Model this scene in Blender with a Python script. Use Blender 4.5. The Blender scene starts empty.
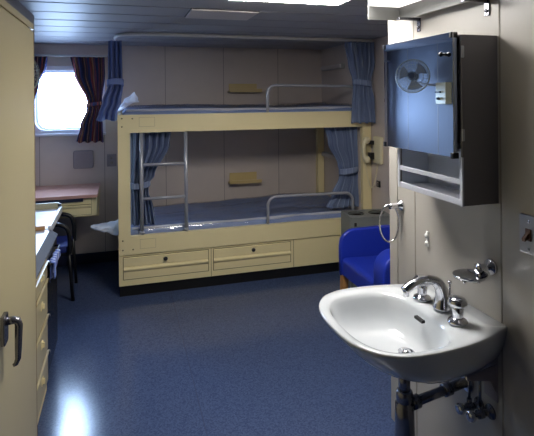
import bpy, bmesh, math, random
from mathutils import Vector, Matrix, noise
random.seed(7)
C = bpy.context.scene.collection
sc = bpy.context.scene
PI = math.pi

# ------------------------------------------------------------------ materials
def lin(c):
    out = []
    for v in c:
        v = v / 255.0
        out.append(v / 12.92 if v <= 0.04045 else ((v + 0.055) / 1.055) ** 2.4)
    return (out[0], out[1], out[2], 1.0)

def new_mat(name):
    m = bpy.data.materials.new(name); m.use_nodes = True
    nt = m.node_tree
    b = nt.nodes['Principled BSDF']
    return m, nt, b

def mat(name, rgb, rough=0.5, metal=0.0, var=0.06, scale=12.0, bump=0.0, bscale=60.0, spec=0.5, coat=0.0):
    m, nt, b = new_mat(name)
    N, L = nt.nodes, nt.links
    tc = N.new('ShaderNodeTexCoord')
    nz = N.new('ShaderNodeTexNoise'); nz.inputs['Scale'].default_value = scale; nz.inputs['Detail'].default_value = 4
    L.new(tc.outputs['Object'], nz.inputs['Vector'])
    mx = N.new('ShaderNodeMix'); mx.data_type = 'RGBA'
    c = lin(rgb)
    mx.inputs['A'].default_value = tuple(x * (1 - var) for x in c[:3]) + (1,)
    mx.inputs['B'].default_value = tuple(min(1, x * (1 + var)) for x in c[:3]) + (1,)
    L.new(nz.outputs['Fac'], mx.inputs['Factor'])
    L.new(mx.outputs['Result'], b.inputs['Base Color'])
    b.inputs['Roughness'].default_value = rough
    b.inputs['Metallic'].default_value = metal
    b.inputs['Specular IOR Level'].default_value = spec
    if coat: b.inputs['Coat Weight'].default_value = coat; b.inputs['Coat Roughness'].default_value = 0.06
    if bump:
        n2 = N.new('ShaderNodeTexNoise'); n2.inputs['Scale'].default_value = bscale; n2.inputs['Detail'].default_value = 5
        L.new(tc.outputs['Object'], n2.inputs['Vector'])
        bp = N.new('ShaderNodeBump'); bp.inputs['Strength'].default_value = bump; bp.inputs['Distance'].default_value = 0.004
        L.new(n2.outputs['Fac'], bp.inputs['Height']); L.new(bp.outputs['Normal'], b.inputs['Normal'])
    return m

def mat_emit(name, rgb, strength):
    m, nt, b = new_mat(name)
    b.inputs['Base Color'].default_value = (0.8, 0.8, 0.8, 1)
    b.inputs['Emission Color'].default_value = rgb + (1,)
    b.inputs['Emission Strength'].default_value = strength
    return m

def mat_floor():
    m, nt, b = new_mat('speckled_blue_vinyl')
    N, L = nt.nodes, nt.links
    tc = N.new('ShaderNodeTexCoord')
    v = N.new('ShaderNodeTexVoronoi'); v.inputs['Scale'].default_value = 170
    L.new(tc.outputs['Object'], v.inputs['Vector'])
    r = N.new('ShaderNodeValToRGB')
    r.color_ramp.elements[0].position = 0.0; r.color_ramp.elements[0].color = lin((55, 68, 100))
    r.color_ramp.elements[1].position = 1.0; r.color_ramp.elements[1].color = lin((75, 89, 121))
    e = r.color_ramp.elements.new(0.5); e.color = lin((65, 79, 112))
    sep = N.new('ShaderNodeSeparateColor'); L.new(v.outputs['Color'], sep.inputs['Color'])
    L.new(sep.outputs['Red'], r.inputs['Fac'])
    n2 = N.new('ShaderNodeTexNoise'); n2.inputs['Scale'].default_value = 2.5; n2.inputs['Detail'].default_value = 5
    L.new(tc.outputs['Object'], n2.inputs['Vector'])
    # welded sheet seam running down the room
    sx = N.new('ShaderNodeSeparateXYZ'); L.new(tc.outputs['Object'], sx.inputs['Vector'])
    ad = N.new('ShaderNodeMath'); ad.operation = 'ADD'; ad.inputs[1].default_value = 0.246; L.new(sx.outputs['X'], ad.inputs[0])
    ab = N.new('ShaderNodeMath'); ab.operation = 'ABSOLUTE'; L.new(ad.outputs[0], ab.inputs[0])
    lt = N.new('ShaderNodeMath'); lt.operation = 'LESS_THAN'; lt.inputs[1].default_value = 0.0022; L.new(ab.outputs[0], lt.inputs[0])
    mx = N.new('ShaderNodeMix'); mx.data_type = 'RGBA'; mx.inputs['B'].default_value = lin((62, 72, 100))
    L.new(lt.outputs[0], mx.inputs['Factor']); L.new(r.outputs['Color'], mx.inputs['A'])
    L.new(mx.outputs['Result'], b.inputs['Base Color'])
    b.inputs['Specular IOR Level'].default_value = 0.27
    mr = N.new('ShaderNodeMapRange'); mr.inputs['To Min'].default_value = 0.12; mr.inputs['To Max'].default_value = 0.2
    L.new(n2.outputs['Fac'], mr.inputs['Value']); L.new(mr.outputs['Result'], b.inputs['Roughness'])
    bp = N.new('ShaderNodeBump'); bp.inputs['Strength'].default_value = 0.04; bp.inputs['Distance'].default_value = 0.002
    L.new(sep.outputs['Green'], bp.inputs['Height']); L.new(bp.outputs['Normal'], b.inputs['Normal'])
    return m

def mat_stripes(name, cols, repeat, rough=0.85, weave=0.15):
    """vertical stripes along the cloth's own width (UV x)"""
    m, nt, b = new_mat(name)
    N, L = nt.nodes, nt.links
    uv = N.new('ShaderNodeUVMap'); uv.uv_map = 'UVMap'
    sx = N.new('ShaderNodeSeparateXYZ'); L.new(uv.outputs['UV'], sx.inputs['Vector'])
    mu = N.new('ShaderNodeMath'); mu.operation = 'MULTIPLY'; mu.inputs[1].default_value = repeat; L.new(sx.outputs['X'], mu.inputs[0])
    fr = N.new('ShaderNodeMath'); fr.operation = 'FRACT'; L.new(mu.outputs[0], fr.inputs[0])
    r = N.new('ShaderNodeValToRGB'); r.color_ramp.interpolation = 'CONSTANT'
    els = r.color_ramp.elements
    els[0].position = 0; els[0].color = lin(cols[0][1])
    els[1].position = cols[1][0]; els[1].color = lin(cols[1][1])
    for p, c in cols[2:]:
        e = els.new(p); e.color = lin(c)
    L.new(fr.outputs[0], r.inputs['Fac'])
    tc = N.new('ShaderNodeTexCoord')
    nz = N.new('ShaderNodeTexNoise'); nz.inputs['Scale'].default_value = 90; L.new(tc.outputs['Object'], nz.inputs['Vector'])
    mx = N.new('ShaderNodeMix'); mx.data_type = 'RGBA'; mx.blend_type = 'MULTIPLY'; mx.inputs['Factor'].default_value = weave
    L.new(r.outputs['Color'], mx.inputs['A']); L.new(nz.outputs['Color'], mx.inputs['B'])
    L.new(mx.outputs['Result'], b.inputs['Base Color'])
    b.inputs['Roughness'].default_value = rough
    b.inputs['Specular IOR Level'].default_value = 0.2
    return m

def mat_wood(name, a, c, rough=0.4, along='X'):
    m, nt, b = new_mat(name)
    N, L = nt.nodes, nt.links
    tc = N.new('ShaderNodeTexCoord'); mp = N.new('ShaderNodeMapping')
    s = {'X': (3, 40, 40), 'Y': (40, 3, 40), 'Z': (40, 40, 3)}[along]
    mp.inputs['Scale'].default_value = s
    L.new(tc.outputs['Object'], mp.inputs['Vector'])
    nz = N.new('ShaderNodeTexNoise'); nz.inputs['Scale'].default_value = 2.0; nz.inputs['Detail'].default_value = 6
    L.new(mp.outputs['Vector'], nz.inputs['Vector'])
    r = N.new('ShaderNodeValToRGB')
    r.color_ramp.elements[0].position = 0.3; r.color_ramp.elements[0].color = lin(a)
    r.color_ramp.elements[1].position = 0.7; r.color_ramp.elements[1].color = lin(c)
    L.new(nz.outputs['Fac'], r.inputs['Fac']); L.new(r.outputs['Color'], b.inputs['Base Color'])
    b.inputs['Roughness'].default_value = rough
    return m

def mat_clear(name, tint, gloss, rough=0.08, bump=0.0, bscale=30, haze=0.0):
    """thin clear film: mostly see-through, some shine"""
    m = bpy.data.materials.new(name); m.use_nodes = True
    nt = m.node_tree; N, L = nt.nodes, nt.links
    N.remove(N['Principled BSDF']); out = N['Material Output']
    tr = N.new('ShaderNodeBsdfTransparent'); tr.inputs['Color'].default_value = tint + (1,)
    gl = N.new('ShaderNodeBsdfGlossy'); gl.inputs['Roughness'].default_value = rough
    mx = N.new('ShaderNodeMixShader')
    fr = N.new('ShaderNodeFresnel'); fr.inputs['IOR'].default_value = 1.45
    mm = N.new('ShaderNodeMath'); mm.operation = 'MULTIPLY_ADD'; mm.inputs[1].default_value = 0.4; mm.inputs[2].default_value = gloss
    mm.use_clamp = True
    L.new(fr.outputs['Fac'], mm.inputs[0]); L.new(mm.outputs[0], mx.inputs['Fac'])
    L.new(tr.outputs[0], mx.inputs[1]); L.new(gl.outputs[0], mx.inputs[2])
    last = mx
    if haze:
        df = N.new('ShaderNodeBsdfTranslucent'); df.inputs['Color'].default_value = (0.93, 0.95, 1.0, 1)
        d2 = N.new('ShaderNodeBsdfDiffuse'); d2.inputs['Color'].default_value = (0.93, 0.95, 1.0, 1)
        ma = N.new('ShaderNodeMixShader'); L.new(df.outputs[0], ma.inputs[1]); L.new(d2.outputs[0], ma.inputs[2])
        m3 = N.new('ShaderNodeMixShader'); m3.inputs['Fac'].default_value = haze
        L.new(mx.outputs[0], m3.inputs[1]); L.new(ma.outputs[0], m3.inputs[2]); last = m3
    if bump:
        tc = N.new('ShaderNodeTexCoord')
        nz = N.new('ShaderNodeTexNoise'); nz.inputs['Scale'].default_value = bscale; nz.inputs['Detail'].default_value = 3
        nz.inputs['Distortion'].default_value = 0.6
        L.new(tc.outputs['Object'], nz.inputs['Vector'])
        b = N.new('ShaderNodeBump'); b.inputs['Strength'].default_value = bump; b.inputs['Distance'].default_value = 0.02
        L.new(nz.outputs['Fac'], b.inputs['Height']); L.new(b.outputs['Normal'], gl.inputs['Normal'])
    L.new(last.outputs[0], out.inputs['Surface'])
    return m

M = {}
M['cream'] = mat('cream_painted_steel', (236, 221, 172), 0.38, var=0.03, scale=5)
M['cream_dark'] = mat('cream_recess', (128, 114, 82), 0.6)
M['cup'] = mat('yellowish_cupboard_laminate', (178, 168, 134), 0.34, var=0.03, scale=3)
M['edge'] = mat('golden_edge_band', (112, 88, 44), 0.5)
M['wall'] = mat('beige_laminate_wall', (203, 191, 184), 0.42, var=0.05, scale=9, bump=0.03, bscale=150)
M['wall_in'] = mat('cream_white_laminate_wall', (170, 165, 157), 0.36, var=0.04, scale=14, bump=0.03, bscale=120)
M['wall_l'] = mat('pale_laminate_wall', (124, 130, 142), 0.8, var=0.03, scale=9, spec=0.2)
M['dark_end'] = mat('bounce_dark_end_wall', (62, 50, 40), 0.5, var=0.08, scale=5)  # unseen wall coloured dark to cut bounce light
M['seam_soft'] = mat('soft_panel_joint', (142, 136, 126), 0.6)
M['seam'] = mat('dark_panel_joint', (150, 140, 134), 0.6)
M['ceil'] = mat('grey_white_ceiling_plank', (156, 157, 164), 0.5, var=0.03, scale=3, spec=0.22)
M['ceil_gap'] = mat('dark_ceiling_gap', (54, 54, 60), 0.7)
M['floor'] = mat_floor()
M['void'] = mat('bin_shade_black', (8, 8, 8), 0.95, spec=0.0)  # black that stands in for the shade inside the bin
M['cream_line'] = mat('cream_joint_line', (188, 174, 134), 0.6)
M['navy'] = mat('navy_vinyl', (32, 38, 66), 0.45)
M['black'] = mat('black_paint', (18, 18, 20), 0.45)
M['blackrub'] = mat('black_plastic', (22, 22, 24), 0.35)
M['fridge'] = mat('black_gloss_front', (20, 20, 28), 0.25)
M['chrome'] = mat('chrome', (212, 212, 218), 0.07, metal=1.0, var=0.01)
M['steel'] = mat('brushed_steel', (176, 178, 184), 0.3, metal=1.0, var=0.04, scale=40)
M['pipe'] = mat('grey_enamelled_tube', (184, 186, 194), 0.3, metal=0.45, var=0.03)
M['dullpipe'] = mat('tarnished_pipe', (138, 138, 146), 0.26, metal=0.95, var=0.15, scale=25)
M['brass'] = mat('worn_brass', (66, 62, 50), 0.35, metal=0.8, var=0.2, scale=20)
M['porc'] = mat('white_porcelain', (200, 204, 208), 0.12, var=0.01, coat=0.6)
M['track'] = mat('pale_painted_track', (206, 204, 202), 0.28, var=0.02)
M['white'] = mat('white_plastic', (228, 228, 226), 0.35, var=0.02)
M['whitelam'] = mat('white_desk_laminate', (232, 234, 240), 0.3, var=0.02)
M['greylam'] = mat('pale_grey_counter_laminate', (200, 204, 216), 0.32, var=0.03)
M['counteredge'] = mat('grey_edge_band', (98, 102, 112), 0.8, spec=0.2)
M['pink'] = mat_wood('pinkish_wood_laminate', (190, 142, 128), (210, 164, 150), 0.35)
M['orange'] = mat_wood('orange_wood_batten', (176, 128, 82), (196, 150, 100), 0.45)
M['mustard'] = mat('mustard_painted_steel', (206, 184, 130), 0.4, var=0.04)
M['greyplate'] = mat('grey_cover_plate', (150, 142, 146), 0.45)
M['greybox'] = mat('grey_green_painted_steel', (124, 128, 126), 0.45, var=0.06, scale=8)
M['cab'] = mat('window_lit_cabinet_steel', (206, 214, 230), 0.35, var=0.03)  # lightened and blued: window light in the niche put into the colour
M['cabfront'] = mat('pale_grey_cabinet_edge', (186, 188, 196), 0.38, var=0.03)
M['cabside'] = mat('shaded_cabinet_steel', (112, 108, 110), 0.4, var=0.03)  # same cabinet, shade of its near side put into the colour
M['phone'] = mat('ivory_phone_plastic', (226, 216, 180), 0.35, var=0.02)
M['leather'] = mat('royal_blue_leatherette', (30, 50, 158), 0.36, var=0.08, scale=6, bump=0.12, bscale=220)
M['chairblue'] = mat('dark_blue_upholstery', (28, 44, 120), 0.7, var=0.1, scale=60)
M['wood'] = mat_wood('oak_leg', (150, 104, 58), (182, 134, 82), 0.45, 'Z')
M['mattress'] = mat('slate_blue_mattress_ticking', (132, 150, 196), 0.62, var=0.14, scale=7, bump=0.2, bscale=40)
M['film'] = mat_clear('clear_plastic_film', (0.98, 0.985, 0.99), 0.07, 0.16, bump=0.4, bscale=9)
M['bag'] = mat_clear('crumpled_clear_plastic', (0.9, 0.93, 0.99), 0.12, 0.12, bump=0.5, bscale=25, haze=0.93)
M['pane'] = mat_clear('window_glass', (0.97, 0.98, 1.0), 0.02, 0.02)
M['frame'] = mat('white_window_frame', (214, 218, 226), 0.35, var=0.02)
M['curtain'] = mat_stripes('blue_grey_striped_curtain', [(0, (132, 146, 178)), (0.42, (122, 136, 168)), (0.56, (156, 170, 198)), (0.68, (128, 142, 174)), (0.9, (112, 126, 160))], 10)
M['curtaind'] = mat_stripes('blue_curtain', [(0, (120, 136, 186)), (0.5, (116, 132, 182)), (0.62, (122, 138, 188)), (0.8, (117, 133, 183))], 12)
M['plaid'] = mat_stripes('dark_multicolour_stripe_curtain', [(0, (60, 62, 98)), (0.2, (138, 72, 74)), (0.34, (70, 60, 72)), (0.5, (182, 130, 104)), (0.6, (86, 74, 84)), (0.74, (122, 76, 98)), (0.86, (62, 72, 118))], 4)
M['towel'] = mat_stripes('blue_white_striped_cloth', [(0, (120, 140, 210)), (0.3, (205, 212, 240)), (0.45, (90, 112, 196)), (0.75, (190, 200, 235))], 3)
M['mirror'] = mat('mirror_glass', (226, 230, 236), 0.012, metal=1.0, var=0.0)
M['fan'] = mat('grey_fan_blade', (150, 152, 158), 0.4)
M['fanmotor'] = mat('dark_grey_fan_motor', (74, 78, 88), 0.4)
M['cage'] = mat('pale_fan_cage', (168, 164, 146), 0.4)
M['beigebox'] = mat('beige_box', (212, 200, 160), 0.45)
M['brown'] = mat('brown_toggle', (92, 58, 42), 0.4)
M['lamp'] = mat_emit('ceiling_lamp_diffuser', (1.0, 0.965, 0.915), 26.0)
M['strip_glow'] = mat_emit('unlit_strip_diffuser_glow', (1.0, 0.97, 0.92), 1.0)  # strip light is off; weak glow only makes its diffuser look white
M['lampgrey'] = mat('grey_lamp_housing', (176, 176, 176), 0.38)
M['housing'] = mat('strip_light_housing', (122, 122, 120), 0.4)
M['translucent'] = mat('milky_lamp_cover', (206, 200, 200), 0.4)

# ------------------------------------------------------------------ mesh builder
class MB:
    def __init__(s): s.bm = bmesh.new(); s.uv = s.bm.loops.layers.uv.new('UVMap')
    def box(s, x0, x1, y0, y1, z0, z1, bev=0.0, seg=2, mi=0):
        t = bmesh.new()
        r = bmesh.ops.create_cube(t, size=1)
        for v in t.verts:
            v.co = Vector((x0 + (v.co.x + .5) * (x1 - x0), y0 + (v.co.y + .5) * (y1 - y0), z0 + (v.co.z + .5) * (z1 - z0)))
        if bev:
            bmesh.ops.bevel(t, geom=list(t.edges), offset=min(bev, .49 * min(abs(x1 - x0), abs(y1 - y0), abs(z1 - z0))), segments=seg, profile=.6, affect='EDGES')
        s._merge(t, mi, smooth=bool(bev) and seg > 2); return s
    def _merge(s, t, mi=0, smooth=False, mtx=None):
        vm = {}
        for v in t.verts: vm[v] = s.bm.verts.new(mtx @ v.co if mtx else v.co)
        for f in t.faces:
            try:
                g = s.bm.faces.new([vm[v] for v in f.verts]); g.material_index = mi; g.smooth = smooth or f.smooth
            except ValueError: pass
        t.free()
    def tube(s, pts, r, n=10, closed=False, mi=0, cap=True, flat=1.0):
        pts = [Vector(p) for p in pts]; rs = r if isinstance(r, (list, tuple)) else [r] * len(pts)
        m = len(pts); rings = []
        up = None
        for i, p in enumerate(pts):
            if closed: d = pts[(i + 1) % m] - pts[i - 1]
            else: d = pts[min(i + 1, m - 1)] - pts[max(i - 1, 0)]
            d.normalize()
            if up is None:
                up = Vector((0, 0, 1)) if abs(d.z) < .9 else Vector((1, 0, 0))
            a = up - d * up.dot(d)
            if a.length < 1e-5: a = d.orthogonal()
            a.normalize(); up = a; b = d.cross(a)
            rings.append([s.bm.verts.new(p + (a * math.cos(2 * PI * k / n) * flat + b * math.sin(2 * PI * k / n)) * rs[i]) for k in range(n)])
        rg = range(m) if closed else range(m - 1)
        for i in rg:
            A, B = rings[i], rings[(i + 1) % m]
            for k in range(n):
                f = s.bm.faces.new([A[k], A[(k + 1) % n], B[(k + 1) % n], B[k]]); f.smooth = True; f.material_index = mi
        if cap and not closed:
            f = s.bm.faces.new(rings[0][::-1]); f.material_index = mi
            f = s.bm.faces.new(rings[-1]); f.material_index = mi
        return s
    def lathe(s, prof, origin=(0, 0, 0), axis='Z', n=24, mi=0, sx=1.0, sy=1.0, mtx=None):
        """prof: list of (radius, height)"""
        o = Vector(origin)
        def P(r, h, a):
            c, d = r * math.cos(a) * sx, r * math.sin(a) * sy
            v = {'Z': Vector((c, d, h)), 'X': Vector((h, c, d)), 'Y': Vector((d, h, c))}[axis]
            if mtx: v = mtx @ v
            return o + v
        rings = []
        for r, h in prof:
            if r < 1e-6: rings.append([s.bm.verts.new(P(0, h, 0))])
            else: rings.append([s.bm.verts.new(P(r, h, 2 * PI * k / n)) for k in range(n)])
        for A, B in zip(rings, rings[1:]):
            for k in range(n):
                a = [A[k % len(A)], A[(k + 1) % len(A)], B[(k + 1) % len(B)], B[k % len(B)]]
                u = []
                for v in a:
                    if v not in u: u.append(v)
                if len(u) > 2:
                    f = s.bm.faces.new(u); f.smooth = True; f.material_index = mi
        for R, fl in ((rings[0], True), (rings[-1], False)):
            if len(R) > 2:
                f = s.bm.faces.new(R[::-1] if fl else R); f.material_index = mi
        return s
    def prism(s, outline, plane, d0, d1, mi=0, bev=0.0, smooth=False):
        """outline 2D pts in plane 'XZ' (extruded along Y), 'YZ' (along X) or 'XY' (along Z)"""
        def P(a, b, d): return {'XZ': (a, d, b), 'YZ': (d, a, b), 'XY': (a, b, d)}[plane]
        t = bmesh.new()
        A = [t.verts.new(P(a, b, d0)) for a, b in outline]; B = [t.verts.new(P(a, b, d1)) for a, b in outline]
        n = len(A)
        fs = [t.faces.new(A), t.faces.new(B[::-1])]
        for k in range(n):
            f = t.faces.new([A[k], B[k], B[(k + 1) % n], A[(k + 1) % n]]); f.smooth = smooth
        bmesh.ops.recalc_face_normals(t, faces=list(t.faces))
        if bev:
            es = [e for f in fs for e in f.edges]
            bmesh.ops.bevel(t, geom=es, offset=bev, segments=3, profile=.6, affect='EDGES')
            for f in t.faces: f.smooth = smooth
        s._merge(t, mi); return s
    def ringplate(s, outer, inner, plane, d0, d1, mi=0):
        """flat plate between two same-length loops, with thickness"""
        def P(a, b, d): return {'XZ': (a, d, b), 'YZ': (d, a, b), 'XY': (a, b, d)}[plane]
        n = len(outer)
        L = [[s.bm.verts.new(P(a, b, d)) for a, b in lp] for lp, d in ((outer, d0), (inner, d0), (inner, d1), (outer, d1))]
        for q in range(4):
            A, B = L[q], L[(q + 1) % 4]
            for k in range(n):
                f = s.bm.faces.new([A[k], A[(k + 1) % n], B[(k + 1) % n], B[k]]); f.material_index = mi
        return s
    def grid(s, fn, nu, nv, closed_u=False, mi=0, smooth=True):
        V = [[s.bm.verts.new(fn(i / nu, j / nv)) for i in range(nu + (0 if closed_u else 1))] for j in range(nv + 1)]
        w = len(V[0])
        for j in range(nv):
            for i in range(nu):
                f = s.bm.faces.new([V[j][i], V[j][(i + 1) % w], V[j + 1][(i + 1) % w], V[j + 1][i]]); f.smooth = smooth; f.material_index = mi
                for lp, (a, b) in zip(f.loops, ((i, j), (i + 1, j), (i + 1, j + 1), (i, j + 1))):
                    lp[s.uv].uv = (a / nu, b / nv)
        return V
    def build(s, name, m, parent=None, solid=0.0, sub=0, origin=None, local=False):
        bmesh.ops.recalc_face_normals(s.bm, faces=list(s.bm.faces))
        me = bpy.data.meshes.new(name)
        if origin is None:
            if parent is not None: origin = Vector((0, 0, 0)) if local else world_loc(parent)
            else:
                xs = [v.co for v in s.bm.verts]
                lo = Vector([min(v[i] for v in xs) for i in range(3)]); hi = Vector([max(v[i] for v in xs) for i in range(3)])
                origin = Vector(((lo.x + hi.x) / 2, (lo.y + hi.y) / 2, lo.z))
        origin = Vector(origin)
        for v in s.bm.verts: v.co -= origin
        s.bm.to_mesh(me); s.bm.free()
        for mm in (m if isinstance(m, (list, tuple)) else [m]): me.materials.append(mm)
        o = bpy.data.objects.new(name, me); C.objects.link(o)
        if parent is not None: o.parent = parent
        else: o.location = origin
        if solid:
            md = o.modifiers.new('thickness', 'SOLIDIFY'); md.thickness = solid; md.offset = 0
        if sub:
            md = o.modifiers.new('smooth', 'SUBSURF'); md.levels = sub; md.render_levels = sub
        return o

def world_loc(o):
    v = Vector(o.location); p = o.parent
    while p is not None: v = v + Vector(p.location); p = p.parent
    return v

def thing(name, label, cat, loc, rz=0.0, group=None):
    o = bpy.data.objects.new(name, None); C.objects.link(o); o.empty_display_size = .05
    o.location = loc; o.rotation_euler = (0, 0, rz); tag(o, label, cat, group); return o
def tag(o, label, cat, group=None, kind=None):
    o['label'] = label; o['category'] = cat
    if group: o['group'] = group
    if kind: o['kind'] = kind
    return o
def struct(o, label=None, cat=None):
    o['kind'] = 'structure'
    if label: o['label'] = label
    if cat: o['category'] = cat
    return o

def rrect(x0, x1, y0, y1, r, k=8):
    """rounded rectangle loop, 4*(k+1) points, anticlockwise from the lower right corner"""
    pts = []
    for cx, cy, a0 in ((x1 - r, y0 + r, -PI / 2), (x1 - r, y1 - r, 0), (x0 + r, y1 - r, PI / 2), (x0 + r, y0 + r, PI)):
        for i in range(k + 1):
            a = a0 + PI / 2 * i / k; pts.append((cx + r * math.cos(a), cy + r * math.sin(a)))
    return pts
def ellipse_like(x0, x1, y0, y1, k=8):
    pts = []
    for q in range(4):
        for i in range(k + 1):
            a = -PI / 2 + PI / 2 * q + PI / 2 * i / k * .999
            pts.append(((x0 + x1) / 2 + (x1 - x0) / 2 * math.cos(a), (y0 + y1) / 2 + (y1 - y0) / 2 * math.sin(a)))
    return pts
def arc(cx, cy, r, a0, a1, n):
    return [(cx + r * math.cos(math.radians(a0 + (a1 - a0) * i / n)), cy + r * math.sin(math.radians(a0 + (a1 - a0) * i / n))) for i in range(n + 1)]
def smooth_path(pts, n=6):
    P = [Vector(p) for p in pts]; out = []
    for i in range(len(P) - 1):
        p0, p1, p2, p3 = P[max(i - 1, 0)], P[i], P[i + 1], P[min(i + 2, len(P) - 1)]
        for k in range(n):
            t = k / n
            out.append(.5 * ((2 * p1) + (-p0 + p2) * t + (2 * p0 - 5 * p1 + 4 * p2 - p3) * t * t + (-p0 + 3 * p1 - 3 * p2 + p3) * t ** 3))
    out.append(P[-1]); return out

# ------------------------------------------------------------------ room constants (metres)
XL, XR = -0.95, 2.165
YB, YF = 4.93, -1.1
ZC = 2.069
W = 1.236            # washroom block face
WY = 2.095           # its far corner
BF = 3.982           # bunk front

# ------------------------------------------------------------------ shell
struct(MB().box(XL - .1, XR + .1, YF - .1, YB + .1, -.06, 0).build('floor', M['floor']))
b = MB()
b.box(XL - .1, XR + .1, YF - .1, YB + .1, ZC + .012, ZC + .06, mi=1)
y = 2.822 - .3025 * 15
while y < YB:
    y0, y1 = max(y + .009, YF), min(y + .2935, YB)
    if y1 > y0 + .02:
        b.box(XL, XR, y0, y1, ZC, ZC + .014, .004, 2)
    y += .3025
struct(b.build('ceiling', [M['ceil'], M['ceil_gap']]))

def seams(b, wall_axis, pos, spots, z0=0.0, z1=ZC, d=.0015, w=.003):
    for s_ in spots:
        if wall_axis == 'Y': b.box(s_ - w, s_ + w, pos - d, pos + .01, z0, z1, mi=1)
        else:
            a, c = (pos - .01, pos + d) if wall_axis == 'XL' else (pos - d, pos + .01)
            b.box(a, c, s_ - w, s_ + w, z0, z1, mi=1)

# back wall with the window opening
WX0, WX1, WZ0, WZ1 = -.79, -.17, 1.25, 1.858
b = MB()
b.box(XL - .1, WX0, YB, YB + .1, 0, ZC + .06); b.box(WX1, XR + .1, YB, YB + .1, 0, ZC + .06)
b.box(WX0, WX1, YB, YB + .1, 0, WZ0); b.box(WX0, WX1, YB, YB + .1, WZ1, ZC + .06)
seams(b, 'Y', YB, (-.735, -.165), 0.1, 1.236); seams(b, 'Y', YB, (.41, .995, 1.58), .1, ZC)
struct(b.build('wall_back', [M['wall'], M['seam']]))
b = MB(); b.box(XL - .1, XL, YF - .1, YB, 0, ZC + .06); seams(b, 'XL', XL, (4.53, 4.04, 3.55, 3.06), .1)
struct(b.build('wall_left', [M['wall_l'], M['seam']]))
b = MB(); b.box(XR, XR + .1, WY - .2, YB, 0, ZC + .06); seams(b, 'XR', XR, (3.2, 2.62))
struct(b.build('wall_right', [M['wall'], M['seam']]))
b = MB(); b.box(XL - .1, XR + .1, YF - .1, YF, 0, ZC + .06)
struct(b.build('wall_front', M['dark_end']))  # end wall behind the camera, darkened to lower the fill
b = MB(); b.box(W, XR + .1, YF, WY, 0, ZC + .005); seams(b, 'XR', W, (1.888, 1.375, .80, .22))
struct(b.build('wall_inner', [M['wall_in'], M['seam_soft']]))
# pale corner profile at the end of the inner wall
b = MB(); b.box(W - .004, W + .02, 2.03, WY + .004, 0, ZC, .003, 2)
struct(b.build('trim_1', M['wall_in']))
# boxed lining at the foot of the bunk
b = MB(); b.box(2.078, XR, 4.09, YB, 0, ZC)
struct(b.build('trim_2', M['wall']))
# bulkhead over the cupboards
b = MB(); b.box(XL, -.515, YF, 3.30, 1.88, ZC)
struct(b.build('trim_3', M['ceil']))
b = MB(); b.box(XL, -.04, YB - .012, YB, 0, .10, .003); struct(b.build('baseboard_back', M['navy']))
b = MB(); b.box(XL, XL + .012, 3.32, YB - .012, 0, .10, .003); struct(b.build('baseboard_left', M['navy']))

# window
w = bpy.data.objects.new('window_1', None); C.objects.link(w); w.location = (-.48, YB, 1.24); struct(w, 'bright square window with rounded corners above the desk', 'window')
b = MB()
b.ringplate(rrect(-.80, -.155, 1.235, 1.866, .012), rrect(-.765, -.20, 1.272, 1.822, .085), 'XZ', YB - .028, YB + .09)
b.ringplate(rrect(-.765, -.20, 1.27, 1.825, .085), rrect(-.745, -.22, 1.29, 1.802, .08), 'XZ', YB + .02, YB + .045)
b.box(-.81, -.15, YB - .05, YB, 1.215, 1.24, .006)
b.build('window_frame', M['frame'], w)
b = MB(); b.prism(rrect(-.755, -.21, 1.28, 1.812, .08), 'XZ', YB + .03, YB + .036); b.build('window_pane', M['pane'], w)

# ------------------------------------------------------------------ curtains
def lerp_prof(prof, z):
    for (za, a0, a1), (zb, b0, b1) in zip(prof, prof[1:]):
        if za >= z >= zb:
            t = (za - z) / (za - zb); t = t * t * (3 - 2 * t)
            return a0 + (b0 - a0) * t, a1 + (b1 - a1) * t
    return prof[-1][1:]
def curtain(name, label, prof, y0, folds, amp, m, group, tie=None, tie_h=.04, seed=0, hooks=False, tiemat=None):
    """pleated cloth hanging in the plane Y=y0: prof = (z, left, right) from the top down"""
    zt, zb = prof[0][0], prof[-1][0]
    b = MB(); wt = prof[0][2] - prof[0][1]
    def fn(u, v):
        z = zt + (zb - zt) * v
        l, r = lerp_prof(prof, z)
        wd = r - l
        a = amp * (.45 + .55 * min(1, wd / wt))
        uu = u + .025 * noise.noise(Vector((u * 6 + seed, v * 2.5, seed)))
        ph = 2 * PI * folds * uu + .8 * noise.noise(Vector((seed * 3.1, v * 2.2, u * 2)))
        x = l + wd * u + .10 * wd / folds * math.sin(ph * 2)
        yy = y0 + a * math.sin(ph) + .012 * noise.noise(Vector((u * 3, v * 5, seed + 9)))
        zz = z
        if v > .98: zz += .008 * math.sin(ph * .5 + seed)
        return Vector((x, yy, zz))
    b.grid(fn, folds * 10, 46)
    o = b.build(name, m, None, solid=.003)
    if tie is None:
        return tag(o, label, 'curtain', group)
    tag(o, label, 'curtain', group)
    l, r = lerp_prof(prof, tie)
    b = MB()
    cx, hw = (l + r) / 2, (r - l) / 2 + .008
    def tf(u, v):
        a = 2 * PI * u
        z = tie + tie_h * (v - .5) + .012 * math.sin(a * 1.0 + seed)
        return Vector((cx + hw * math.cos(a), y0 + (amp + .012) * math.sin(a), z))
    b.grid(tf, 28, 4, closed_u=True)
    b.build('tieback', tiemat or m, o, solid=.004)
    return o

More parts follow.
